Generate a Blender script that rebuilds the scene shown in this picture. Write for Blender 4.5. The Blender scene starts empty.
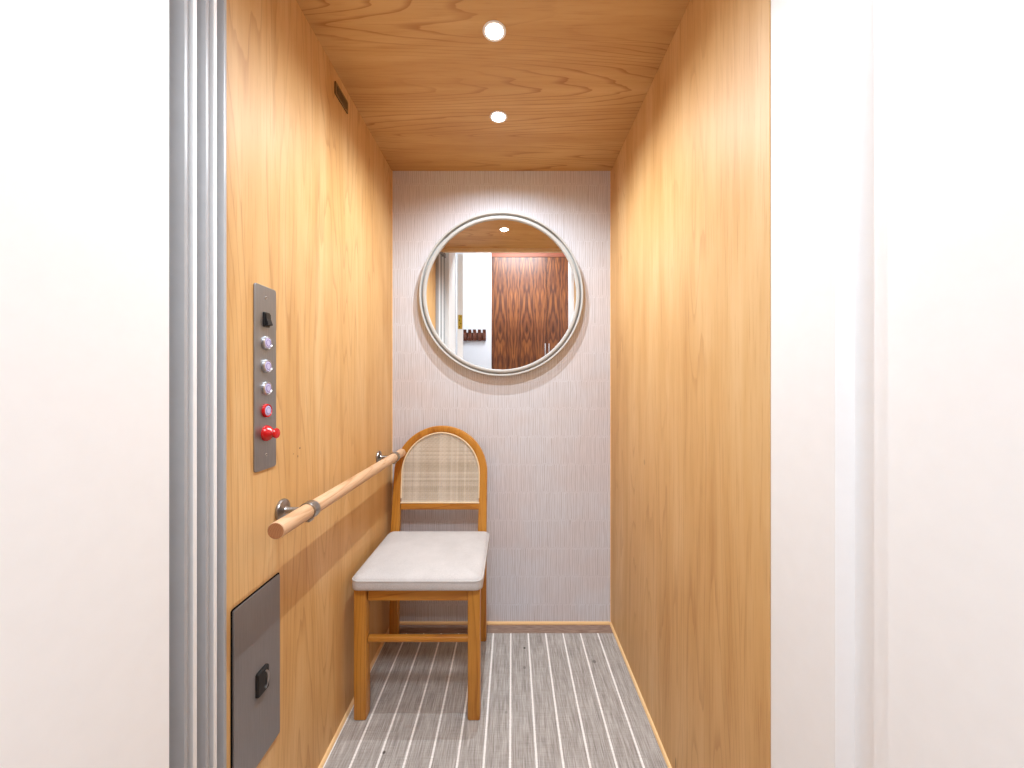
import bpy, bmesh, math, random
from mathutils import Vector, Matrix
random.seed(7)
SC = bpy.context.scene
COL = SC.collection
PI = math.pi

# ------------------------------------------------------------------ dimensions (metres)
CAM_Z = 1.137
YB = 1.82            # back wall of the lift car
XL, XR = -0.569, 0.469
ZC = 2.147           # car ceiling
YF = 0.70            # front end of the car walls
YW0, YW1 = 0.19, 0.56  # landing wall: hall face, shaft face
JX = 0.50            # half width of the landing doorway
HEAD = 2.31          # doorway head
HX0, HX1 = -1.15, 1.36
HY = -1.10           # hall back wall
HZ = 2.95

# ------------------------------------------------------------------ colour helpers
def lin(c):
    c /= 255.0
    return c / 12.92 if c <= 0.04045 else ((c + 0.055) / 1.055) ** 2.4
def rgb(r, g, b): return (lin(r), lin(g), lin(b), 1.0)

class NT:
    def __init__(self, name):
        self.m = bpy.data.materials.new(name); self.m.use_nodes = True
        self.t = self.m.node_tree; self.n = self.t.nodes; self.l = self.t.links
        self.b = self.n['Principled BSDF']
    def node(self, typ, **kw):
        nd = self.n.new(typ)
        for k, v in kw.items(): setattr(nd, k, v)
        return nd
    def link(self, a, b): self.l.new(a, b)
    def set(self, sock, v):
        if hasattr(v, 'is_output') or isinstance(v, bpy.types.NodeSocket): self.link(v, sock)
        else: sock.default_value = v
    def coord(self):
        return self.node('ShaderNodeTexCoord').outputs['Object']
    def sep(self, v):
        s = self.node('ShaderNodeSeparateXYZ'); self.link(v, s.inputs[0]); return s.outputs
    def comb(self, x, y, z):
        c = self.node('ShaderNodeCombineXYZ')
        for i, v in enumerate((x, y, z)): self.set(c.inputs[i], v)
        return c.outputs[0]
    def math(self, op, a, b=None, c=None, clamp=False):
        m = self.node('ShaderNodeMath', operation=op); m.use_clamp = clamp
        self.set(m.inputs[0], a)
        if b is not None: self.set(m.inputs[1], b)
        if c is not None: self.set(m.inputs[2], c)
        return m.outputs[0]
    def noise(self, vec, scale=1, detail=4, rough=0.55, dist=0.0):
        n = self.node('ShaderNodeTexNoise'); self.link(vec, n.inputs['Vector'])
        n.inputs['Scale'].default_value = scale; n.inputs['Detail'].default_value = detail
        n.inputs['Roughness'].default_value = rough; n.inputs['Distortion'].default_value = dist
        return n.outputs['Fac']
    def white(self, vec):
        n = self.node('ShaderNodeTexWhiteNoise', noise_dimensions='3D'); self.link(vec, n.inputs['Vector']); return n.outputs['Value']
    def ramp(self, fac, stops, interp='LINEAR'):
        r = self.node('ShaderNodeValToRGB'); r.color_ramp.interpolation = interp
        e = r.color_ramp.elements
        while len(e) < len(stops): e.new(0.5)
        for el, (p, c) in zip(e, stops): el.position = p; el.color = c if len(c) == 4 else (*c, 1)
        self.set(r.inputs[0], fac); return r.outputs[0]
    def mix(self, fac, a, b, mode='MIX'):
        m = self.node('ShaderNodeMix', data_type='RGBA', blend_type=mode)
        self.set(m.inputs['Factor'], fac); self.set(m.inputs['A'], a) if False else None
        self.set(m.inputs[6], a); self.set(m.inputs[7], b); return m.outputs[2]
    def bump(self, h, strength=0.2, dist=0.002):
        b = self.node('ShaderNodeBump'); b.inputs['Strength'].default_value = strength; b.inputs['Distance'].default_value = dist
        self.link(h, b.inputs['Height']); self.link(b.outputs[0], self.b.inputs['Normal'])
    def smooth(self, v, a, b):
        m = self.node('ShaderNodeMapRange', interpolation_type='SMOOTHSTEP'); self.set(m.inputs[0], v)
        m.inputs[1].default_value = a; m.inputs[2].default_value = b; return m.outputs[0]
    def fin(self, color=None, rough=0.5, spec=0.5, metal=0.0):
        if color is not None: self.set(self.b.inputs['Base Color'], color)
        self.set(self.b.inputs['Roughness'], rough); self.b.inputs['Specular IOR Level'].default_value = spec
        self.b.inputs['Metallic'].default_value = metal
        return self.m

def plain(name, col, rough=0.5, spec=0.5, metal=0.0, var=0.04, scale=30):
    t = NT(name); n = t.noise(t.coord(), scale, 3)
    d = tuple(max(0, c * (1 - var)) for c in col[:3]); l = tuple(min(1, c * (1 + var)) for c in col[:3])
    return t.fin(t.ramp(n, [(0.3, d), (0.7, l)]), rough, spec, metal)

def veneer(name, across, along, light, mid, dark, rough=0.48, spec=0.4, seed=0.0, cath=0.5, fine=0.5, marks=()):
    """Pale plain-sliced veneer: 'across'/'along' are the axes (0,1,2) across and along the grain."""
    t = NT(name); co = t.coord(); s = t.sep(co)
    u, v = s[across], s[along]
    w = s[3 - across - along]
    # broad tone drift in long streaks
    broad = t.noise(t.comb(t.math('MULTIPLY', u, 6.0), t.math('MULTIPLY', v, 1.1), seed), 1, 4, 0.55, 0.5)
    streak = t.noise(t.comb(t.math('MULTIPLY', u, 24.0), t.math('MULTIPLY', v, 1.0), seed + 3), 1, 3, 0.55, 0.3)
    finer = t.noise(t.comb(t.math('MULTIPLY', u, 260.0), t.math('MULTIPLY', v, 7.0), seed + 7), 1, 3, 0.6)
    # cathedral figure: contour lines of a stretched height field
    f = t.noise(t.comb(t.math('MULTIPLY', u, 4.2), t.math('MULTIPLY', v, 0.34), seed + 11), 1, 2, 0.4, 0.1)
    wob = t.noise(t.comb(t.math('MULTIPLY', u, 34.0), t.math('MULTIPLY', v, 2.4), seed + 13), 1, 2, 0.5)
    ph = t.math('ADD', t.math('MULTIPLY', f, 34.0), t.math('MULTIPLY', wob, 0.9))
    fr = t.math('FRACT', ph)
    line = t.math('SUBTRACT', 1.0, t.smooth(fr, 0.0, 0.30))
    line = t.math('MULTIPLY', line, t.smooth(fr, -0.001, 0.04))
    # figure shows only in some zones
    zone = t.smooth(t.noise(t.comb(t.math('MULTIPLY', u, 2.3), t.math('MULTIPLY', v, 0.8), seed + 19), 1, 1), 0.30, 0.55)
    line = t.math('MULTIPLY', line, zone)
    base = t.ramp(t.math('ADD', t.math('MULTIPLY', broad, 0.62), t.math('MULTIPLY', streak, 0.38)),
                  [(0.34, dark), (0.5, mid), (0.66, light)])
    col = t.mix(t.math('MULTIPLY', line, cath), base, t.mix(1.0, base, rgb(205, 175, 140), 'MULTIPLY'))
    col = t.mix(t.math('MULTIPLY', t.smooth(finer, 0.52, 0.72), fine), col, t.mix(1.0, col, rgb(226, 205, 180), 'MULTIPLY'))
    # small dents and scuffs that stay where they are
    for (a, b, ra, rb, k) in marks:
        du = t.math('DIVIDE', t.math('SUBTRACT', u, a), ra); dv = t.math('DIVIDE', t.math('SUBTRACT', v, b), rb)
        d = t.math('ADD', t.math('MULTIPLY', du, du), t.math('MULTIPLY', dv, dv))
        m = t.math('SUBTRACT', 1.0, t.smooth(d, 0.3, 1.0))
        col = t.mix(t.math('MULTIPLY', m, k), col, rgb(96, 62, 36))
    t.bump(finer, 0.03, 0.001)
    return t.fin(col, rough, spec)

W_L, W_M, W_D = rgb(223, 184, 130), rgb(214, 169, 110), rgb(200, 151, 90)
C_L, C_M, C_D = rgb(213, 174, 117), rgb(201, 158, 100), rgb(187, 141, 84)  # ceiling tones deeper than the walls: weak bounce light put into the veneer colour
M = {}
M['wall_left'] = veneer('maple_veneer_left', 1, 2, W_L, W_M, W_D, seed=1.7, cath=0.42,
    marks=[(1.03, 0.965, .004, .003, .8), (1.02, 0.945, .003, .004, .6), (1.00, 0.955, .003, .002, .5)])
M['wall_right'] = veneer('maple_veneer_right', 1, 2, W_L, W_M, W_D, seed=31.3, cath=0.38,
    marks=[(1.10, .05, .004, .020, .55), (1.085, .035, .003, .012, .7), (1.075, .025, .004, .010, .8), (.83, .265, .004, .012, .6),
           (.90, .17, .010, .004, .45), (.74, .19, .003, .006, .8), (1.36, .86, .010, .012, .25)])
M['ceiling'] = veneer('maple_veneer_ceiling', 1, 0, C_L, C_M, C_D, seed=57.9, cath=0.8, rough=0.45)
M['trim'] = veneer('maple_trim', 2, 1, rgb(250, 216, 165), rgb(244, 205, 150), rgb(236, 192, 134), seed=5, cath=0.1, rough=0.4)
M['rail_wood'] = veneer('pale_ash_rail', 2, 1, rgb(228, 195, 160), rgb(218, 180, 144), rgb(203, 162, 122), seed=8, cath=0.5, fine=0.8, rough=0.45)
O_L, O_M, O_D = rgb(206, 148, 64), rgb(194, 133, 50), rgb(174, 112, 38)
M['chair_v'] = veneer('oak_chair_upright', 0, 2, O_L, O_M, O_D, seed=21, cath=0.6, fine=0.8, rough=0.38)
M['chair_h'] = veneer('oak_chair_crosswise', 2, 0, O_L, O_M, O_D, seed=25, cath=0.6, fine=0.8, rough=0.38)

def m_endgrain():
    t = NT('rail_end_grain'); s = t.sep(t.coord())
    r = t.math('SQRT', t.math('ADD', t.math('POWER', t.math('SUBTRACT', s[0], .012), 2), t.math('POWER', t.math('ADD', s[2], .016), 2)))
    n = t.noise(t.coord(), 90, 3)
    f = t.math('FRACT', t.math('ADD', t.math('MULTIPLY', r, 300), n))
    return t.fin(t.ramp(f, [(0, rgb(160, 104, 66)), (1, rgb(190, 134, 92))]), 0.7, 0.2)
M['end_grain'] = m_endgrain()

def m_wallpaper():
    t = NT('grasscloth_wallpaper'); s = t.sep(t.coord())
    x, z = s[0], s[2]
    RH, CW = 0.1325, 0.0092
    row = t.math('FLOOR', t.math('DIVIDE', t.math('ADD', z, 0.039), RH))
    rz = t.math('FRACT', t.math('DIVIDE', t.math('ADD', z, 0.039), RH))
    # each stroke leans and starts a little differently
    xo = t.math('ADD', x, t.math('MULTIPLY', t.white(t.comb(row, 4.0, 1.0)), 0.013))
    wav = t.noise(t.comb(t.math('MULTIPLY', x, 60), t.math('MULTIPLY', z, 9), row), 1, 1)
    xo = t.math('ADD', xo, t.math('MULTIPLY', t.math('SUBTRACT', wav, 0.5), 0.011))
    q = t.math('DIVIDE', xo, CW)
    cell = t.math('FLOOR', q); cf = t.math('FRACT', q)
    h1 = t.white(t.comb(cell, row, 0.5)); h2 = t.white(t.comb(cell, row, 9.5))
    lo = t.math('MULTIPLY', h1, 0.06); hi = t.math('SUBTRACT', 1.0, t.math('MULTIPLY', h2, 0.06))
    inrow = t.math('MULTIPLY', t.math('GREATER_THAN', rz, lo), t.math('LESS_THAN', rz, hi))
    off = t.math('ABSOLUTE', t.math('SUBTRACT', cf, t.math('ADD', 0.3, t.math('MULTIPLY', h2, 0.4))))
    stroke = t.math('SUBTRACT', 1.0, t.smooth(off, 0.10, 0.24))
    stroke = t.math('MULTIPLY', stroke, inrow)
    stroke = t.math('MULTIPLY', stroke, t.math('ADD', 0.45, t.math('MULTIPLY', h1, 0.55)))
    tone = t.noise(t.coord(), 4, 2)
    fib = t.noise(t.comb(t.math('MULTIPLY', x, 420), t.math('MULTIPLY', z, 14), 0), 1, 3)
    base = t.ramp(fib, [(0.3, rgb(212, 214, 222)), (0.7, rgb(226, 228, 236))])
    base = t.mix(t.smooth(tone, .35, .65), base, t.mix(1.0, base, rgb(254, 247, 243), 'MULTIPLY'))
    edge = t.math('MULTIPLY', t.math('LESS_THAN', rz, 0.03), 0.15)
    col = t.mix(t.math('MAXIMUM', t.math('MULTIPLY', stroke, 0.6), edge), base, rgb(180, 175, 176))
    t.bump(stroke, 0.12, 0.001)
    return t.fin(col, 0.75, 0.2)
M['wallpaper'] = m_wallpaper()

def m_carpet():
    t = NT('striped_woven_carpet'); co = t.coord(); s = t.sep(co)
    x, y = s[0], s[1]
    rib = t.noise(t.comb(t.math('MULTIPLY', x, 330), t.math('MULTIPLY', y, 12), 0), 1, 3, 0.7)
    rib2 = t.noise(t.comb(t.math('MULTIPLY', x, 90), t.math('MULTIPLY', y, 5), 4), 1, 2, 0.6)
    crs = t.noise(t.comb(t.math('MULTIPLY', x, 14), t.math('MULTIPLY', y, 420), 8), 1, 3, 0.65)
    g = t.math('ADD', t.math('ADD', t.math('MULTIPLY', rib, .58), t.math('MULTIPLY', rib2, .22)), t.math('MULTIPLY', crs, .20))
    base = t.ramp(g, [(0.34, rgb(124, 117, 111)), (0.5, rgb(168, 162, 157)), (0.66, rgb(204, 200, 196))])
    sp = 0.0793
    f = t.math('FRACT', t.math('ADD', t.math('DIVIDE', t.math('ADD', x, 0.0055), sp), 0.5))
    d = t.math('MULTIPLY', t.math('ABSOLUTE', t.math('SUBTRACT', f, 0.5)), sp)
    jit = t.math('MULTIPLY', t.math('SUBTRACT', t.noise(co, 260, 2), 0.5), 0.003)
    st = t.math('SUBTRACT', 1.0, t.smooth(t.math('ADD', d, jit), 0.0026, 0.0042))
    col = t.mix(st, base, t.ramp(crs, [(0.3, rgb(226, 221, 216)), (0.7, rgb(250, 248, 246))]))
    # stripeless grey strip by the back wall, shadow put into its taupe colour
    back_strip = t.math('GREATER_THAN', y, 1.752)
    col = t.mix(back_strip, col, t.ramp(t.noise(t.comb(t.math('MULTIPLY', x, 20), t.math('MULTIPLY', y, 160), 2), 1, 3), [(0.3, rgb(128, 104, 92)), (0.7, rgb(164, 142, 128))]))
    for (a, b, r, k) in [(.054, 1.654, .006, .9), (.050, 1.54, .008, .4), (.337, 1.573, .010, .5), (-.395, 1.185, .006, .8), (.245, 1.03, .012, .25), (-.02, 1.33, .006, .3)]:
        dd = t.math('ADD', t.math('POWER', t.math('SUBTRACT', x, a), 2), t.math('POWER', t.math('MULTIPLY', t.math('SUBTRACT', y, b), .8), 2))
        m = t.math('SUBTRACT', 1.0, t.smooth(dd, 0.1 * r * r, r * r))
        col = t.mix(t.math('MULTIPLY', m, k), col, rgb(38, 34, 32))
    t.bump(g, 0.5, 0.003)
    return t.fin(col, 0.9, 0.1)
M['carpet'] = m_carpet()

def m_fabric():
    t = NT('pale_woven_upholstery'); co = t.coord(); s = t.sep(co)
    a = t.math('SINE', t.math('MULTIPLY', s[0], 2600)); b = t.math('SINE', t.math('MULTIPLY', s[1], 2600))
    n = t.noise(co, 320, 3); n2 = t.noise(co, 9, 2)
    g = t.math('ADD', t.math('MULTIPLY', t.math('MULTIPLY', a, b), .12), t.math('ADD', t.math('MULTIPLY', n, .6), t.math('MULTIPLY', n2, .4)))
    t.bump(n, 0.25, 0.001)
    return t.fin(t.ramp(g, [(0.3, rgb(182, 179, 178)), (0.7, rgb(208, 205, 204))]), 0.9, 0.15)
M['fabric'] = m_fabric()
def m_cane():
    t = NT('natural_cane'); s = t.sep(t.coord())
    a = t.white(t.comb(t.math('FLOOR', t.math('ADD', t.math('DIVIDE', s[0], .0088), .5)), 1.0, 2.0))
    b = t.white(t.comb(t.math('FLOOR', t.math('ADD', t.math('DIVIDE', s[2], .0088), .3)), 7.0, 3.0))
    n = t.noise(t.coord(), 60, 2)
    g = t.math('ADD', t.math('ADD', t.math('MULTIPLY', a, .35), t.math('MULTIPLY', b, .40)), t.math('MULTIPLY', n, .25))
    return t.fin(t.ramp(g, [(0.15, rgb(188, 176, 156)), (0.5, rgb(210, 200, 184)), (0.85, rgb(224, 216, 202))]), .6, .3)
M['cane'] = m_cane()
M['spline'] = plain('cream_cane_edging', rgb(240, 222, 188), 0.5, 0.3, var=0.05)

def m_brushed(name, c0, c1, rough, ax=0, metal=1.0):
    t = NT(name); s = t.sep(t.coord())
    v = [t.math('MULTIPLY', s[i], 14.0 if i != ax else 600.0) for i in range(3)]
    n = t.noise(t.comb(*v), 1, 3)
    n2 = t.noise(t.coord(), 5, 2)
    col = t.ramp(t.math('ADD', t.math('MULTIPLY', n, .6), t.math('MULTIPLY', n2, .4)), [(0.3, c0), (0.7, c1)])
    t.bump(n, 0.05, 0.0005)
    return t.fin(col, rough, 0.5, metal)
M['steel'] = m_brushed('brushed_steel', rgb(146, 148, 152), rgb(168, 170, 174), 0.45, 1)
M['steel_bright'] = m_brushed('satin_steel', rgb(196, 196, 198), rgb(222, 222, 224), 0.28, 0)
M['steel_dark'] = m_brushed('dark_steel_door', rgb(132, 128, 128), rgb(150, 146, 146), 0.5, 1, .45)
M['pewter'] = m_brushed('pewter_bracket', rgb(150, 148, 146), rgb(182, 180, 178), 0.3, 0)
M['black'] = plain('black_plastic', rgb(22, 22, 23), 0.35, 0.5)
M['hole'] = plain('dark_gap', rgb(14, 12, 11), 0.9, 0.1)
M['red'] = plain('red_plastic', rgb(205, 20, 22), 0.25, 0.6)
M['lens'] = plain('lilac_clear_button', rgb(196, 190, 226), 0.15, 0.8)
M['lens_core'] = plain('lilac_button_core', rgb(150, 142, 190), 0.2, 0.6)
M['vent'] = plain('bronze_vent_metal', rgb(134, 106, 64), 0.45, 0.4, 0.2)
M['vent_dark'] = plain('dark_bronze', rgb(62, 48, 30), 0.6, 0.3)
M['mframe'] = plain('ivory_lacquer', rgb(187, 186, 183), 0.45, 0.4, var=0.02)
M['white'] = plain('white_paint', rgb(243, 243, 243), 0.45, 0.4, var=0.01)
M['wallwhite'] = plain('white_wall_paint', rgb(212, 212, 216), 0.7, 0.2, var=0.01)
M['brass'] = plain('brass', rgb(190, 160, 66), 0.3, 0.5, 0.9)
M['gate'] = plain('grey_gate_panel', rgb(172, 173, 176), 0.35, 0.5, var=0.03)
M['beam'] = plain('beige_lintel_paint', rgb(226, 200, 160), 0.5, 0.3)
M['hallfloor'] = veneer('oak_hall_floor', 0, 1, rgb(190, 150, 108), rgb(176, 136, 94), rgb(158, 118, 80), seed=91)

def m_mirror():
    t = NT('mirror_silver'); n = t.noise(t.coord(), 2, 1)
    return t.fin(t.ramp(n, [(0, rgb(246, 248, 247)), (1, rgb(249, 250, 250))]), 0.0, 0.5, 1.0)
M['mirror'] = m_mirror()

def m_emit(name, col, strength):
    t = NT(name); t.b.inputs['Emission Color'].default_value = col; t.b.inputs['Emission Strength'].default_value = strength
    return t.fin(rgb(250, 248, 244), 0.4)
M['lamp'] = m_emit('lit_downlight', (1, .96, .9, 1), 14.0)
M['hall_lamp'] = m_emit('lit_hall_panel', (1, .98, .95, 1), 2.0)

def m_walnut():
    t = NT('bookmatched_walnut'); s = t.sep(t.coord())
    x, z = s[0], s[2]
    W = 0.162
    u = t.math('PINGPONG', t.math('ADD', x, 0.25), W)      # leaves opened like a book
    vz = t.math('ADD', z, 0.0)
    n1 = t.noise(t.comb(t.math('MULTIPLY', u, 12), t.math('MULTIPLY', vz, 1.5), 2.0), 1, 3, 0.55, 0.3)
    n2 = t.noise(t.comb(t.math('MULTIPLY', u, 34), t.math('MULTIPLY', vz, 3.0), 5.0), 1, 3, 0.6, 0.3)
    n3 = t.noise(t.comb(t.math('MULTIPLY', u, 300), t.math('MULTIPLY', vz, 8.0), 9.0), 1, 2)
    ph = t.math('ADD', t.math('MULTIPLY', u, 60.0), t.math('MULTIPLY', n1, 16.0))
    ln = t.math('ABSOLUTE', t.math('SINE', t.math('MULTIPLY', ph, 1.0)))
    g = t.math('ADD', t.math('MULTIPLY', ln, .20), t.math('ADD', t.math('MULTIPLY', n2, .50), t.math('MULTIPLY', n1, .30)))
    col = t.ramp(g, [(0.22, rgb(46, 22, 13)), (0.40, rgb(72, 35, 18)), (0.55, rgb(108, 58, 28)), (0.75, rgb(160, 96, 46))])
    col = t.mix(t.math('MULTIPLY', t.smooth(n3, .5, .75), .35), col, rgb(60, 28, 16))
    return t.fin(col, 0.35, 0.4)
M['walnut'] = m_walnut()
M['walnut_pale'] = veneer('walnut_top_panel', 2, 0, rgb(160, 92, 62), rgb(146, 78, 52), rgb(130, 66, 42), seed=44)
M['rack_wood'] = plain('dark_wood_rack', rgb(92, 44, 24), 0.4, 0.4, var=0.3, scale=40)

# ------------------------------------------------------------------ mesh helpers
def bm_box(bm, a, b, bev=0.0, seg=2):
    r = bmesh.ops.create_cube(bm, size=1.0)
    vs = r['verts']
    for v in vs:
        v.co = Vector([a[i] + (v.co[i] + .5) * (b[i] - a[i]) for i in range(3)])
    if bev > 0:
        es = list({e for v in vs for e in v.link_edges})
        bmesh.ops.bevel(bm, geom=es, offset=bev, segments=seg, affect='EDGES', profile=0.5)
    return bm
def box(a, b, bev=0.0, seg=2):
    return bm_box(bmesh.new(), a, b, bev, seg)
def frame_of(d):
    d = Vector(d).normalized(); up = Vector((0, 0, 1)) if abs(d.z) < .9 else Vector((1, 0, 0))
    x = d.cross(up).normalized(); y = x.cross(d).normalized(); return x, y, d
def lathe(bm, origin, axis, prof, n=48, cap0=True, cap1=True):
    """prof: list of (radius, distance along axis)."""
    x, y, d = frame_of(axis); o = Vector(origin); rings = []
    for r, h in prof:
        rings.append([bm.verts.new(o + d * h + (x * math.cos(2 * PI * k / n) + y * math.sin(2 * PI * k / n)) * r) for k in range(n)])
    for A, B in zip(rings, rings[1:]):
        for k in range(n):
            bm.faces.new((A[k], A[(k + 1) % n], B[(k + 1) % n], B[k]))
    if cap0: bm.faces.new(list(reversed(rings[0])))
    if cap1: bm.faces.new(rings[-1])
    return bm
def torus_prof(bm, origin, axis, prof, n=96):
    """closed profile revolved into a ring: prof = list of (radius, distance)."""
    x, y, d = frame_of(axis); o = Vector(origin); rings = []
    for r, h in prof:
        rings.append([bm.verts.new(o + d * h + (x * math.cos(2 * PI * k / n) + y * math.sin(2 * PI * k / n)) * r) for k in range(n)])
    m = len(rings)
    for i in range(m):
        A, B = rings[i], rings[(i + 1) % m]
        for k in range(n):
            bm.faces.new((A[k], A[(k + 1) % n], B[(k + 1) % n], B[k]))
    return bm
def sweep(bm, pts, secs, closed_caps=True):
    """pts: centres; secs: per-centre list of offset vectors (same count)."""
    rings = [[bm.verts.new(Vector(p) + Vector(q)) for q in s] for p, s in zip(pts, secs)]
    n = len(rings[0])
    for A, B in zip(rings, rings[1:]):
        for k in range(n):
            bm.faces.new((A[k], A[(k + 1) % n], B[(k + 1) % n], B[k]))
    if closed_caps:
        bm.faces.new(list(reversed(rings[0]))); bm.faces.new(rings[-1])
    return bm
def rrect(w, h, r, n=3):
    """rounded rectangle outline, (a,b) pairs."""
    out = []
    for cx, cy, a0 in ((w/2-r, h/2-r, 0), (-w/2+r, h/2-r, PI/2), (-w/2+r, -h/2+r, PI), (w/2-r, -h/2+r, 1.5*PI)):
        for k in range(n + 1):
            a = a0 + k * PI / 2 / n
            out.append((cx + r * math.cos(a), cy + r * math.sin(a)))
    return out
def plate(bm, origin, U, V, N, w, h, r, t, n=6, edge=0.0):
    """flat rounded plate in the U,V plane, thickness t along N."""
    o = Vector(origin); U, V, N = Vector(U), Vector(V), Vector(N)
    layers = [(1.0, 0.0), (1.0, t)] if edge <= 0 else [(1.0, 0.0), (1.0, t - edge), (None, t)]
    rings = []
    for s, d in layers:
        ww, hh, rr = (w, h, r) if s else (w - 2 * edge, h - 2 * edge, max(r - edge, 1e-4))
        rings.append([bm.verts.new(o + U * a + V * b + N * d) for a, b in rrect(ww, hh, rr, n)])
    for A, B in zip(rings, rings[1:]):
        for k in range(len(A)):
            bm.faces.new((A[k], A[(k + 1) % len(A)], B[(k + 1) % len(A)], B[k]))
    bm.faces.new(list(reversed(rings[0]))); bm.faces.new(rings[-1])
    return bm

ROOTLOC = {}
def obj(name, bm, mat, parent=None, smooth=True, angle=40):
    bmesh.ops.recalc_face_normals(bm, faces=bm.faces[:])
    off = ROOTLOC.get(parent.name, Vector((0, 0, 0))) if parent else Vector((0, 0, 0))
    if off.length: bmesh.ops.translate(bm, verts=bm.verts[:], vec=-off)
    me = bpy.data.meshes.new(name)
    if smooth:
        for f in bm.faces: f.smooth = True
        for e in bm.edges:
            if len(e.link_faces) == 2 and e.calc_face_angle(0) > math.radians(angle): e.smooth = False
    bm.to_mesh(me); bm.free()
    for m in (mat if isinstance(mat, (list, tuple)) else [mat]): me.materials.append(m)
    o = bpy.data.objects.new(name, me); COL.objects.link(o)
    if parent:
        o.parent = parent; ROOTLOC[o.name] = off.copy()
    return o
def thing(name, label, cat, loc, group=None):
    o = bpy.data.objects.new(name, None); COL.objects.link(o); o.location = loc; o.empty_display_size = 0.05
    o['label'] = label; o['category'] = cat
    if group: o['group'] = group
    ROOTLOC[o.name] = Vector(loc)
    return o
def struct(name, bm, mat, label=None):
    o = obj(name, bm, mat, smooth=False); o['kind'] = 'structure'
    if label: o['label'] = label
    return o
LAB = {}

# ------------------------------------------------------------------ the lift car
T = 0.03
def s(name, a, b, mat, label, cat):
    o = struct(name, box(a, b), mat); o['label'] = label; o['category'] = cat; return o
s('wall_left', (XL - T, YF + .045, 0), (XL, YB, ZC), M['wall_left'], 'light maple veneered lift wall carrying the handrail', 'wall')
s('wall_right', (XR, YF, 0), (XR + T, YB, ZC), M['wall_right'], 'bare light maple veneered lift wall facing the handrail', 'wall')
s('wall_back', (XL - T, YB, -.02), (XR + T, YB + T, ZC + T), M['wallpaper'], 'pale grey wallpapered wall with the round mirror', 'wall')
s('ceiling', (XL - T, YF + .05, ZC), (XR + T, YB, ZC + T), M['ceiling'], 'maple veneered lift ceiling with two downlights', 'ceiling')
s('floor', (XL - T, YF, -.02), (XR + T, YB, 0), M['carpet'], 'grey woven lift carpet with thin white stripes', 'floor')

def cove(p0, p1, inward, h=.012, d=.008):
    bm = bmesh.new(); pts = []; secs = []
    inn = Vector(inward); sec = [Vector((0, 0, 0)), inn * d, inn * d + Vector((0, 0, h * .45)), inn * d * .6 + Vector((0, 0, h * .85)), Vector((0, 0, h))]
    return sweep(bm, [p0, p1], [sec, sec])
E = .0003
for nm, p0, p1, inn, lb in (('baseboard_left', (XL, YF + .045, 0), (XL, YB, 0), (1, 0, 0), 'thin pale wood strip along the foot of the handrail wall'),
                        ('baseboard_right', (XR, YF, 0), (XR, YB, 0), (-1, 0, 0), 'thin pale wood strip along the foot of the bare wooden wall'),
                        ('baseboard_back', (XL + .008, YB, 0), (XR - .008, YB, 0), (0, -1, 0), 'thin pale wood strip under the wallpapered wall')):
    o = struct(nm, cove(p0, p1, inn), M['trim']); o['label'] = lb; o['category'] = 'baseboard'
# corner beads of the wallpapered wall
s('trim_1', (XL, YB - .004, .015), (XL + .003, YB, ZC), M['trim'], 'thin wood bead where handrail wall meets the wallpaper', 'trim')
s('trim_2', (XR - .003, YB - .004, .015), (XR, YB, ZC), M['trim'], 'thin wood bead where bare wall meets the wallpaper', 'trim')
s('trim_3', (XL, YF + .025, 2.122), (XR, YF + .0495, ZC + .05), M['beam'], 'beige painted lintel at the front edge of the lift ceiling', 'trim')

# ------------------------------------------------------------------ landing: doorway and hall, as the round mirror shows them
WM = M['wallwhite']
def wallbox(bm, a, b): return bm_box(bm, a, b)
bm = bmesh.new()
bm_box(bm, (HX0, YW0, 0), (-JX, YW1, HZ)); bm_box(bm, (JX, YW0, 0), (HX1, YW1, HZ)); bm_box(bm, (-JX, YW0, HEAD), (JX, YW1, HZ))
o = struct('wall_front', bm, M['white']); o['label'] = 'white painted landing wall around the lift doorway'; o['category'] = 'wall'
# shaft returns closing the gap between car and landing wall
s('trim_4', (XR + .002, YW1, 0), (JX + .03, YF - .001, HEAD + .1), M['white'], 'white door post beside the bare wooden wall', 'trim')
s('trim_5', (-.67, YW1, 0), (-.65, YF, HEAD + .1), M['white'], 'white return behind the folded lift gate', 'trim')
s('trim_6', (-.67, YW1, HEAD + .02), (JX + .03, YF + .02, HEAD + .1), M['white'], 'white soffit between the lift ceiling and the doorway head', 'trim')
s('wall_hall_left', (HX0 - .05, HY - .7, 0), (HX0, YW1, HZ), WM, 'white hall wall on the coat rack side', 'wall')
s('wall_hall_right', (HX1, HY - .7, 0), (HX1 + .05, YW1, HZ), WM, 'white hall wall on the wardrobe side', 'wall')
bm = bmesh.new(); bm_box(bm, (HX0, HY - .7, 0), (-.252, HY, HZ)); bm_box(bm, (-.252, HY - .7, 0), (HX1, HY - .64, HZ))
o = struct('wall_hall_back', bm, WM); o['label'] = 'white hall wall with the coat rack seen in the mirror'; o['category'] = 'wall'
s('floor_hall', (HX0, HY - .7, -.02), (HX1, YW1, 0), M['hallfloor'], 'oak hall floor outside the lift', 'floor')
s('trim_7', (-.67, YW1, -.02), (JX + .03, YF, 0), M['steel'], 'metal sill between lift and hall', 'trim')
s('ceiling_hall', (HX0, HY - .7, HZ), (HX1, YW1, HZ + .03), WM, 'white hall ceiling', 'ceiling')

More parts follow.
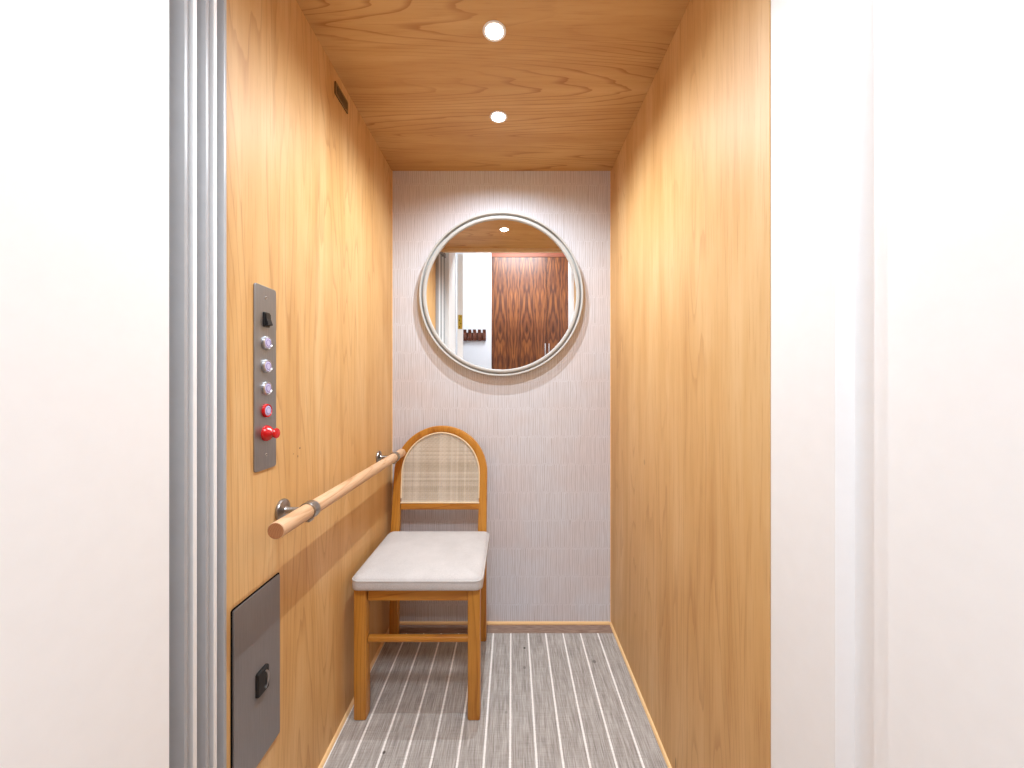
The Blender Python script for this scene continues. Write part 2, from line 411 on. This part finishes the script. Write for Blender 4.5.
# hall door swung open, its hinge edge shows in the mirror
dr = struct('door_1', box((-.487, -.66, .01), (-.437, YW0 - .004, HEAD - .01), .002), M['white'])
dr.location = (0, 0, 0)
dr['label'] = 'white hall door standing open with brass hinge, reflected in the mirror'; dr['category'] = 'door'
bm = bmesh.new(); plate(bm, (-.462, YW0 - .004, 1.69), (1, 0, 0), (0, 0, 1), (0, 1, 0), .036, .125, .004, .003)
h = obj('hinge', bm, M['brass'], dr)
bm = bmesh.new()
for k, zz in enumerate((1.645, 1.675, 1.705, 1.735)):
    lathe(bm, (-.462 + (.006 if k % 2 else -.006), YW0 - .001, zz), (0, 1, 0), [(.005, 0), (.004, .0012)], 12)
obj('hinge_screw', bm, M['hole'], h)

piv = Vector((-.487, YW0 - .004, 0)); rm = Matrix.Translation(piv) @ Matrix.Rotation(math.radians(-8), 4, 'Z') @ Matrix.Translation(-piv)
dr.matrix_world = rm

# folded lift gate beside the handrail wall
g = thing('folding_gate', 'grey folded lift gate reflected at the edge of the mirror', 'gate', (-.56, .64, 0))
n = 5
for k in range(n):
    y0 = .735 - k * .030; xi = -.548 + k * .0065
    bm = bmesh.new()
    bm_box(bm, (-.615 , y0 - .006, .02), (xi, y0 + .002, 2.12), .0015)
    a = .05 if k % 2 == 0 else -.05
    bmesh.ops.rotate(bm, verts=bm.verts[:], cent=(-.57, y0, 0), matrix=Matrix.Rotation(a, 3, 'Z'))
    obj('gate_panel', bm, M['gate'] if k % 2 == 0 else M['white'], g)
bm = bmesh.new(); bm_box(bm, (-.622, .604, 2.121), (-.515, .742, 2.15), .002)
obj('gate_track', bm, M['steel_dark'], g)

# wardrobe
w = thing('wardrobe', 'large walnut wardrobe with tall twin doors, reflected in the mirror', 'wardrobe', (.43, HY - .3, 0))
obj('body', box((-.25, HY - .62, .0), (1.19, HY - .021, 2.90)), M['walnut'], w, smooth=False)
obj('top_panel', box((-.25, HY - .02, 2.695), (1.19, HY + .001, 2.90), .001), M['walnut_pale'], w, smooth=False)
for x0, x1, hx in ((-.25, .4255, .404), (.4285, 1.19, .450)):
    d = obj('door', box((x0, HY - .02, .08), (x1, HY, 2.690), .001), M['walnut'], w, smooth=False)
    bm = bmesh.new(); bm_box(bm, (hx - .005, HY + .03, 1.02), (hx + .005, HY + .04, 1.63), .002)
    bm_box(bm, (hx - .004, HY, 1.06), (hx + .004, HY + .031, 1.07)); bm_box(bm, (hx - .004, HY, 1.58), (hx + .004, HY + .031, 1.59))
    obj('handle', bm, M['steel_bright'], d)

# coat rack
r = thing('coat_rack', 'small dark wooden coat rack on white wall, reflected in the mirror', 'coat rack', (-.455, HY, 1.66))
bm = bmesh.new(); bm_box(bm, (-.59, HY - .002, 1.672), (-.32, HY + .016, 1.765), .002)
obj('backboard', bm, M['rack_wood'], r)
for k in range(5):
    x = -.573 + k * .059
    bm = bmesh.new()
    prof = [(0.016, 1.664), (0.030, 1.664), (0.040, 1.70), (0.036, 1.76), (0.050, 1.796), (0.044, 1.80), (0.022, 1.775), (0.016, 1.76)]
    sec = [[Vector((0, HY + a, b)) for a, b in prof]] * 2
    sweep(bm, [(x - .019, 0, 0), (x + .019, 0, 0)], sec)
    obj('hook', bm, M['rack_wood'], r, smooth=False)

# hall ceiling light
hl = thing('ceiling_light', 'square white ceiling light lighting the hall', 'ceiling light', (0.1, -.42, HZ))
obj('frame', box((-.26, -.72, HZ - .03), (.46, -.12, HZ - .0005), .004), M['white'], hl)
obj('diffuser', box((-.23, -.69, HZ - .034), (.43, -.15, HZ - .0305), .001), M['hall_lamp'], hl)

# ------------------------------------------------------------------ downlights
def downlight(x, y, label):
    t = thing('downlight', label, 'downlight', (x, y, ZC), 'downlights in the wooden ceiling')
    bm = bmesh.new()
    torus_prof(bm, (x, y, ZC), (0, 0, -1), [(.0255, .0002), (.0325, .0002), (.0335, .0015), (.031, .0035), (.0255, .0025)], 48)
    obj('trim_ring', bm, M['white'], t)
    bm = bmesh.new()
    lathe(bm, (x, y, ZC), (0, 0, -1), [(.0253, .0003), (.0253, .0022), (.018, .0030), (.006, .0034)], 40)
    obj('lens', bm, M['lamp'], t)
    L = bpy.data.lights.new('downlight_beam', 'SPOT'); L.energy = SPOT_W; L.color = (.83, .93, 1)
    L.spot_size = math.radians(160); L.spot_blend = 1.0; L.shadow_soft_size = .003
    lo = bpy.data.objects.new('downlight_beam', L); COL.objects.link(lo); lo.parent = t; lo.location = (0, 0, -.008)
SPOT_W = 31.0
downlight(-.0510, YB - .37, 'round lit downlight nearer the wallpapered wall')
downlight(-.0505, YB - .722, 'round lit downlight farther from the wallpapered wall, nearer the lift front')

# ------------------------------------------------------------------ mirror
MX, MZ = -.0505, 1.5570
m = thing('round_mirror', 'round wall mirror with slim ivory frame above the chair', 'mirror', (MX, YB, MZ))
R = .3835
bm = bmesh.new()
torus_prof(bm, (MX, YB, MZ), (0, -1, 0),
    [(R - .030, .001), (R - .003, .001), (R, .004), (R, .030), (R - .0015, .0325), (R - .0070, .0325), (R - .0085, .031),
     (R - .0088, .013), (R - .0165, .013), (R - .017, .026), (R - .019, .0275), (R - .029, .0265), (R - .031, .024), (R - .031, .017)], 128)
obj('frame', bm, M['mframe'], m, angle=50)
bm = bmesh.new(); lathe(bm, (MX, YB, MZ), (0, -1, 0), [(R - .0300, .012), (R - .0300, .0175)], 128)
obj('mirror_glass', bm, M['mirror'], m, angle=20)

# ------------------------------------------------------------------ handrail
RX, RZ, RR = -.500, .826, .0182
y0, y1 = .446 * YB, 1.742
h = thing('handrail', 'round pale wood handrail on steel brackets along the wall', 'handrail', (XL, (y0 + y1) / 2, RZ))
bm = bmesh.new(); lathe(bm, (RX, y0, RZ), (0, 1, 0), [(RR - .0012, .0006), (RR, .002), (RR, y1 - y0 - .002), (RR - .0012, y1 - y0)], 48, cap0=False)
rail = obj('rail', bm, M['rail_wood'], h)
bm = bmesh.new(); lathe(bm, (RX, y0, RZ), (0, 1, 0), [(RR - .0013, .0), (RR - .0013, .003)], 48)
obj('end_cap', bm, M['end_grain'], rail)
for yb in (.521 * YB, .897 * YB):
    bm = bmesh.new()
    lathe(bm, (XL, yb, RZ), (1, 0, 0), [(.027, .0003), (.0275, .004), (.026, .007), (.018, .0095), (.0095, .0115), (.0075, .016), (.0070, .040), (.0070, .052)], 40)
    fl = obj('bracket', bm, M['pewter'], h)
    bm = bmesh.new()
    torus_prof(bm, (RX, yb - .013, RZ), (0, 1, 0), [(RR + .0002, 0), (RR + .0028, 0), (RR + .0034, .002), (RR + .0034, .024), (RR + .0028, .026), (RR + .0002, .026)], 48)
    bm_box(bm, (RX - .006, yb - .011, RZ - RR - .009), (RX + .006, yb + .011, RZ - RR - .001), .002)
    obj('collar', bm, M['pewter'], fl)

# ------------------------------------------------------------------ control panel
X0 = XL + .0003
def Yr(r): return r * YB
cz0, cz1 = .941, 1.361
cy0, cy1 = Yr(.4639), Yr(.5065)
cy = Yr(.4852)
cp = thing('control_panel', 'tall steel lift control panel with lilac buttons and red knob', 'control panel', (XL, cy, (cz0 + cz1) / 2))
bm = bmesh.new(); plate(bm, (X0, (cy0 + cy1) / 2, (cz0 + cz1) / 2), (0, 1, 0), (0, 0, 1), (1, 0, 0), cy1 - cy0, cz1 - cz0, .007, .003, edge=.0008)
obj('faceplate', bm, M['steel'], cp)
XF = X0 + .003
def zpx(y): return CAM_Z + (384 - y) * .4852 * .00474
for yy in (297.8, 454.7):
    bm = bmesh.new(); lathe(bm, (XF, cy, zpx(yy)), (1, 0, 0), [(.0035, 0), (.0033, .0012), (.002, .0017)], 20)
    sc = obj('screw', bm, M['steel_bright'], cp)
    bm = bmesh.new(); lathe(bm, (XF + .0017, cy, zpx(yy)), (1, 0, 0), [(.0016, 0), (.0014, .0003)], 6); obj('socket', bm, M['hole'], sc)
# rocker switch
zz = zpx(319.8)
bm = bmesh.new(); plate(bm, (XF, cy, zz), (0, 1, 0), (0, 0, 1), (1, 0, 0), .021, .034, .002, .0035, edge=.001)
sw = obj('rocker_switch', bm, M['black'], cp)
bm = bmesh.new()
prof = [(.0035, .0135), (.006, .013), (.0065, .002), (.0105, -.010), (.0105, -.0125), (.0035, -.0135)]
sweep(bm, [(0, cy - .0082, 0), (0, cy + .0082, 0)], [[Vector((XF + a, 0, zz + b)) for a, b in prof]] * 2)
obj('rocker', bm, M['black'], sw, smooth=False)
def button(yy, ringmat, label):
    z = zpx(yy); bm = bmesh.new()
    torus_prof(bm, (XF, cy, z), (1, 0, 0), [(.0100, 0), (.0155, 0), (.0155, .0025), (.0145, .0055), (.0133, .0062), (.0123, .0045)], 48)
    b = obj('button', bm, ringmat, cp); b['label'] = label
    bm = bmesh.new(); lathe(bm, (XF, cy, z), (1, 0, 0), [(.0099, 0), (.0122, .0035), (.0108, .0054), (.005, .0060), (.0015, .0062)], 40)
    l = obj('button_lens', bm, M['lens'], b)
    bm = bmesh.new(); torus_prof(bm, (XF, cy, z), (1, 0, 0), [(.0062, .0054), (.0082, .0050), (.0082, .0060), (.0062, .0063)], 32)
    obj('inner_ring', bm, M['lens_core'], l)
    return b
for yy in (343.0, 366.2, 388.3): button(yy, M['steel_bright'], 'lilac button with steel ring')
button(410.6, M['red'], 'lilac button with red ring')
z = zpx(433.2); bm = bmesh.new()
lathe(bm, (XF, cy, z), (1, 0, 0), [(.0180, 0), (.0180, .0030), (.0160, .0075), (.0110, .0130), (.0075, .0170), (.0068, .0185), (.0085, .0200), (.0112, .0212), (.0120, .0238), (.0110, .0260), (.0060, .0270)], 40)
k = obj('stop_knob', bm, M['red'], cp); k['label'] = 'red pull knob'

# ------------------------------------------------------------------ low access panel
pz0, pz1 = .291, .676
py0, py1 = Yr(.428), Yr(.513)
ap = thing('wall_cabinet_door', 'flush dark steel cabinet door with black latch below the handrail', 'cabinet door', (XL, (py0 + py1) / 2, pz0))
bm = bmesh.new(); plate(bm, (X0, (py0 + py1) / 2, (pz0 + pz1) / 2), (0, 1, 0), (0, 0, 1), (1, 0, 0), py1 - py0, pz1 - pz0, .004, .005, edge=.001)
obj('door_plate', bm, M['steel_dark'], ap)
bm = bmesh.new(); plate(bm, (X0, (py0 + py1) / 2, (pz0 + pz1) / 2), (0, 1, 0), (0, 0, 1), (1, 0, 0), py1 - py0 + .006, pz1 - pz0 + .006, .005, .0016)
obj('frame', bm, M['hole'], ap)
ly, lz = Yr(.4740), CAM_Z - (679 - 384) * .4765 * .00474
bm = bmesh.new(); plate(bm, (X0 + .005, ly, lz), (0, 1, 0), (0, 0, 1), (1, 0, 0), .038, .054, .004, .007, edge=.002)
la = obj('latch', bm, M['black'], ap)
bm = bmesh.new(); pts = []; secs = []
for q in range(13):
    a = -PI / 2 + PI * q / 12
    pts.append((X0 + .0122, ly + .003 + .010 * math.cos(a), lz + .019 * math.sin(a)))
    wd = .0032 * (.35 + .65 * math.sin(PI * q / 12))
    rad = Vector((0, math.cos(a), math.sin(a)))
    secs.append([rad * wd, rad * wd + Vector((.0015, 0, 0)), -rad * wd + Vector((.0015, 0, 0)), -rad * wd])
sweep(bm, pts, secs); obj('finger_grip', bm, M['steel_bright'], la)

# ------------------------------------------------------------------ vent
va, vb = Yr(.676), Yr(.7275); vz0, vz1 = 2.068, 2.108
v = thing('vent_grille', 'small slotted bronze vent grille high under the ceiling', 'vent', (XL, (va + vb) / 2, vz0))
bm = bmesh.new(); plate(bm, (X0, (va + vb) / 2, (vz0 + vz1) / 2), (0, 1, 0), (0, 0, 1), (1, 0, 0), vb - va, vz1 - vz0, .002, .002)
obj('backing', bm, M['vent_dark'], v)
bm = bmesh.new(); bw = .006
for a, b in (((va, vz0), (vb, vz0 + bw)), ((va, vz1 - bw), (vb, vz1)), ((va, vz0 + bw), (va + bw, vz1 - bw)), ((vb - bw, vz0 + bw), (vb, vz1 - bw))):
    bm_box(bm, (X0 + .001, a[0], a[1]), (X0 + .004, b[0], b[1]))
obj('frame', bm, M['vent'], v)
bm = bmesh.new()
for q in range(9):
    y = va + bw + .004 + q * (vb - va - 2 * bw - .008) / 8
    bm_box(bm, (X0 + .001, y - .0018, vz0 + bw), (X0 + .0035, y + .0018, vz1 - bw))
obj('grille', bm, M['vent'], v)

# ------------------------------------------------------------------ chair
CX = -.3195
ch = thing('dining_chair', 'cane backed wooden chair with pale cushioned seat in the corner', 'chair', (CX, 1.50, 0))
HW = .2115
ZS = .7325                      # spring of the arch
def ytilt(z):                   # lean of the back
    return 1.718 + max(0, z - .44) * (1.780 - 1.718) / (.944 - .44)
# bent back frame: up one side, round, down the other
path = []
zb = .440
for q in range(9):
    z = zb + (ZS - zb) * q / 8; path.append((-1, z, None))
pts2 = []
for q in range(8): pts2.append((-HW, zb + (ZS - zb) * q / 8, PI, 1 - q / 8))
for q in range(33):
    a = PI - PI * q / 32; pts2.append((HW * math.cos(a), ZS + HW * math.sin(a), a, 0))
for q in range(1, 9): pts2.append((HW, ZS - (ZS - zb) * q / 8, 0, q / 8))
CXB = CX - .005
def back_sweep(bm, wfun, inner_off, depth, yoff=0, r=.004):
    pts, secs = [], []
    for x, z, a, k in pts2:
        wd = wfun(a, k); n = Vector((math.cos(a), 0, math.sin(a)))
        p = Vector((CXB + x - (.007 if x < 0 else .001) * k, 0, z)) - n * (inner_off + wd / 2)
        p.y = ytilt(p.z) + yoff
        pts.append(p); secs.append([n * s1 + Vector((0, s2, 0)) for s1, s2 in rrect(wd, depth, r, 2)])
    return sweep(bm, pts, secs)
def wf(a, k): return (.0285 + .005 * abs(math.cos(a))) if k == 0 else .0335 + .0065 * k
bm = back_sweep(bmesh.new(), wf, 0, .026)
bf = obj('back_frame', bm, M['chair_v'], ch)
# cross rail below the cane
bm = bmesh.new(); zr0, zr1 = .572, .600
sec = [Vector((0, b, a)) for a, b in rrect(zr1 - zr0, .022, .003, 2)]
zc = (zr0 + zr1) / 2; yc = ytilt(zc)
sweep(bm, [(CXB - HW + .036, yc, zc), (CXB + HW - .036, yc, zc)], [sec, sec])
obj('cross_rail', bm, M['chair_h'], ch)
# cream spline round the cane
IN = .0305
bm = bmesh.new(); pts, secs = [], []
loop = [(x, z, a) for x, z, a, k in pts2 if z >= zr1 + .004]
for x, z, a in loop:
    n = Vector((math.cos(a), 0, math.sin(a))); p = Vector((CXB + x, 0, z)) - n * (wf(a, 0) + .0025); p.y = ytilt(p.z) - .0095
    pts.append(p); secs.append([n * s1 + Vector((0, s2, 0)) for s1, s2 in rrect(.006, .006, .002, 2)])
sweep(bm, pts, secs)
sec = [Vector((0, b, a)) for a, b in rrect(.006, .006, .002, 2)]
zz = zr1 + .003; sweep(bm, [(CXB - HW + .034, ytilt(zz) - .0095, zz), (CXB + HW - .034, ytilt(zz) - .0095, zz)], [sec, sec])
# woven cane: flat strands passing over and under
def inner_half(z, m=.034):
    r = HW - m
    if z <= ZS: return r
    d = r * r - (z - ZS) ** 2
    return math.sqrt(d) if d > 0 else 0
bmc = bmesh.new()
P = .0088; SW = .0031; A = .0003
def ribbon(pts, side, up):
    kk = random.choice((.75, .9, 1.0, 1.0, 1.08))
    rows = [(bmc.verts.new(Vector(p) - side * SW * kk - up * .0003), bmc.verts.new(Vector(p) + side * SW * kk - up * .0003),
             bmc.verts.new(Vector(p) + side * SW * kk + up * .0003), bmc.verts.new(Vector(p) - side * SW * kk + up * .0003)) for p in pts]
    for a, b in zip(rows, rows[1:]):
        for k in range(4): bmc.faces.new((a[k], a[(k + 1) % 4], b[(k + 1) % 4], b[k]))
NV = int((HW - .034) / P)
yofs = -.006
for i in range(-NV, NV + 1):
    x = i * P + random.uniform(-.0006, .0006); r = HW - .034
    if abs(x) >= r - .002: continue
    ztop = ZS + math.sqrt(r * r - x * x); ps = []; j = 0
    z = zr1
    while z < ztop:
        sgn = 1 if (i + j) % 2 else -1
        ps.append((CXB + x, ytilt(z) + yofs + sgn * A, z)); z += P; j += 1
    ps.append((CXB + x, ytilt(ztop) + yofs, ztop))
    ribbon(ps, Vector((1, 0, 0)), Vector((0, 1, 0)))
j = 0; z = zr1 + P * .01
while z < ZS + HW - .036:
    hw = inner_half(z)
    if hw > .01:
        zz = z + random.uniform(-.0006, .0006)
        n_ = int(hw / P); ps = [(CXB - hw, ytilt(zz) + yofs, zz)]
        for i in range(-n_, n_ + 1):
            sgn = -1 if (i + j) % 2 else 1
            ps.append((CXB + i * P, ytilt(zz) + yofs + sgn * A, zz))
        ps.append((CXB + hw, ytilt(zz) + yofs, zz))
        ribbon(ps, Vector((0, 0, 1)), Vector((0, 1, 0)))
    z += P; j += 1
cane = obj('cane_panel', bmc, M['cane'], ch, smooth=False)
cane_edge = obj('cane_edging', bm, M['spline'], cane)
# legs
def leg(x0, x1, ya, yb_, ztop, taper=.0, back=0):
    bm = bmesh.new(); pts, secs = [], []
    for z, k in ((0.0015, 1), (.006, 0), (ztop * .5, 0), (ztop, 0)):
        wx, wy = (x1 - x0), (yb_ - ya)
        sh = .002 if k else 0
        pts.append(((x0 + x1) / 2, (ya + yb_) / 2 + back * (1 - z / ztop), z))
        secs.append([Vector((a, b, 0)) for a, b in rrect(wx - sh, wy - sh, .004, 2)])
    return obj('leg', sweep(bm, pts, secs), M['chair_v'], ch)
yl = 1.296
leg(CX - HW - .004, CX - HW + .038, yl, yl + .042, .446)
leg(CX + HW - .042, CX + HW, yl, yl + .042, .446)
leg(CX - HW - .012, CX - HW + .028, 1.705, 1.732, .4398, back=-.012)
leg(CX + HW - .046, CX + HW - .006, 1.705, 1.732, .4398, back=-.012)
# seat rails
bm = bmesh.new()
bm_box(bm, (CX - HW + .042, yl + .006, .402), (CX + HW - .042, yl + .030, .446), .002)
bm_box(bm, (CX - HW + .040, 1.700, .405), (CX + HW - .040, 1.722, .4455), .002)
bm_box(bm, (CX - HW + .006, yl + .042, .405), (CX - HW + .030, 1.704, .4455), .002)
bm_box(bm, (CX + HW - .030, yl + .042, .405), (CX + HW - .006, 1.704, .4455), .002)
obj('seat_rail', bm, M['chair_h'], ch)
bm = bmesh.new(); sec = [Vector((0, b, a)) for a, b in rrect(.0205, .021, .007, 3)]
zst = CAM_Z - (640.0 - 384) * .718 * .00474
sweep(bm, [(CX - HW + .041, yl + .021, zst), (CX + HW - .041, yl + .021, zst)], [sec, sec])
obj('stretcher', bm, M['chair_h'], ch)
# upholstered seat
bm = bmesh.new()
sx0, sx1, sy0, sy1 = -.541, -.098, 1.277, 1.702
NX, NY = 28, 26
def seat_ring(inset, z, n=6, r=.028):
    w_, h_ = sx1 - sx0 - 2 * inset, sy1 - sy0 - 2 * inset
    return [bm.verts.new(((sx0 + sx1) / 2 + a, (sy0 + sy1) / 2 + b, z)) for a, b in rrect(w_, h_, max(r - inset, .006), n)]
prof = [(.006, .4465), (.001, .449), (.000, .456), (.0002, .470), (.0015, .478), (.004, .4835), (.009, .4875), (.020, .4915), (.045, .4955), (.085, .4985), (.13, .5000), (.17, .5005)]
rings = [seat_ring(i, z) for i, z in prof]
for Aa, Bb in zip(rings, rings[1:]):
    for k in range(len(Aa)): bm.faces.new((Aa[k], Aa[(k + 1) % len(Aa)], Bb[(k + 1) % len(Aa)], Bb[k]))
bm.faces.new(list(reversed(rings[0]))); bm.faces.new(rings[-1])
cu = obj('seat_cushion', bm, M['fabric'], ch, angle=70)
# piping seam round the top edge
bm = bmesh.new(); pp = rrect(sx1 - sx0 - .003, sy1 - sy0 - .003, .0265, 6); m_ = len(pp); rings = []
for k, (a, b) in enumerate(pp):
    c0 = Vector(((sx0 + sx1) / 2 + a, (sy0 + sy1) / 2 + b, .4795))
    nxt, prv = pp[(k + 1) % m_], pp[k - 1]
    d = Vector((nxt[0] - prv[0], nxt[1] - prv[1], 0)).normalized(); n_ = Vector((d.y, -d.x, 0))
    rings.append([bm.verts.new(c0 + n_ * .0022 * math.cos(q * PI / 4) + Vector((0, 0, .0022 * math.sin(q * PI / 4)))) for q in range(8)])
for k in range(m_):
    Aa, Bb = rings[k], rings[(k + 1) % m_]
    for q in range(8): bm.faces.new((Aa[q], Aa[(q + 1) % 8], Bb[(q + 1) % 8], Bb[q]))
obj('piping', bm, M['fabric'], cu)

# ------------------------------------------------------------------ light of the hall, world, camera
def area(name, loc, rot, sx, sy, e, col=(1, 1, 1)):
    L = bpy.data.lights.new(name, 'AREA'); L.shape = 'RECTANGLE'; L.size = sx; L.size_y = sy; L.energy = e; L.color = col
    o = bpy.data.objects.new(name, L); COL.objects.link(o); o.location = loc; o.rotation_euler = rot; return o
area('ceiling_light_glow', (.1, -.42, HZ - .04), (0, 0, 0), .64, .52, 39, (.85, .93, 1))

wd = bpy.data.worlds.new('hall_air'); SC.world = wd; wd.use_nodes = True
wd.node_tree.nodes['Background'].inputs[0].default_value = (.9, .93, 1, 1)
wd.node_tree.nodes['Background'].inputs[1].default_value = 0.3

cam = bpy.data.cameras.new('camera'); co = bpy.data.objects.new('camera', cam); COL.objects.link(co)
co.location = (0, 0, CAM_Z); co.rotation_euler = (PI / 2, 0, 0)
cam.sensor_width = 36; cam.lens = 36 * 384 / 1024; cam.clip_start = .02
SC.camera = co
SC.view_settings.view_transform = 'Standard'; SC.view_settings.look = 'None'
SC.view_settings.gamma = 1; SC.view_settings.use_curve_mapping = False
SC.view_settings.exposure = 0.3
SC.cycles.max_bounces = 12; SC.cycles.diffuse_bounces = 8; SC.cycles.glossy_bounces = 6
SC.cycles.use_denoising = True
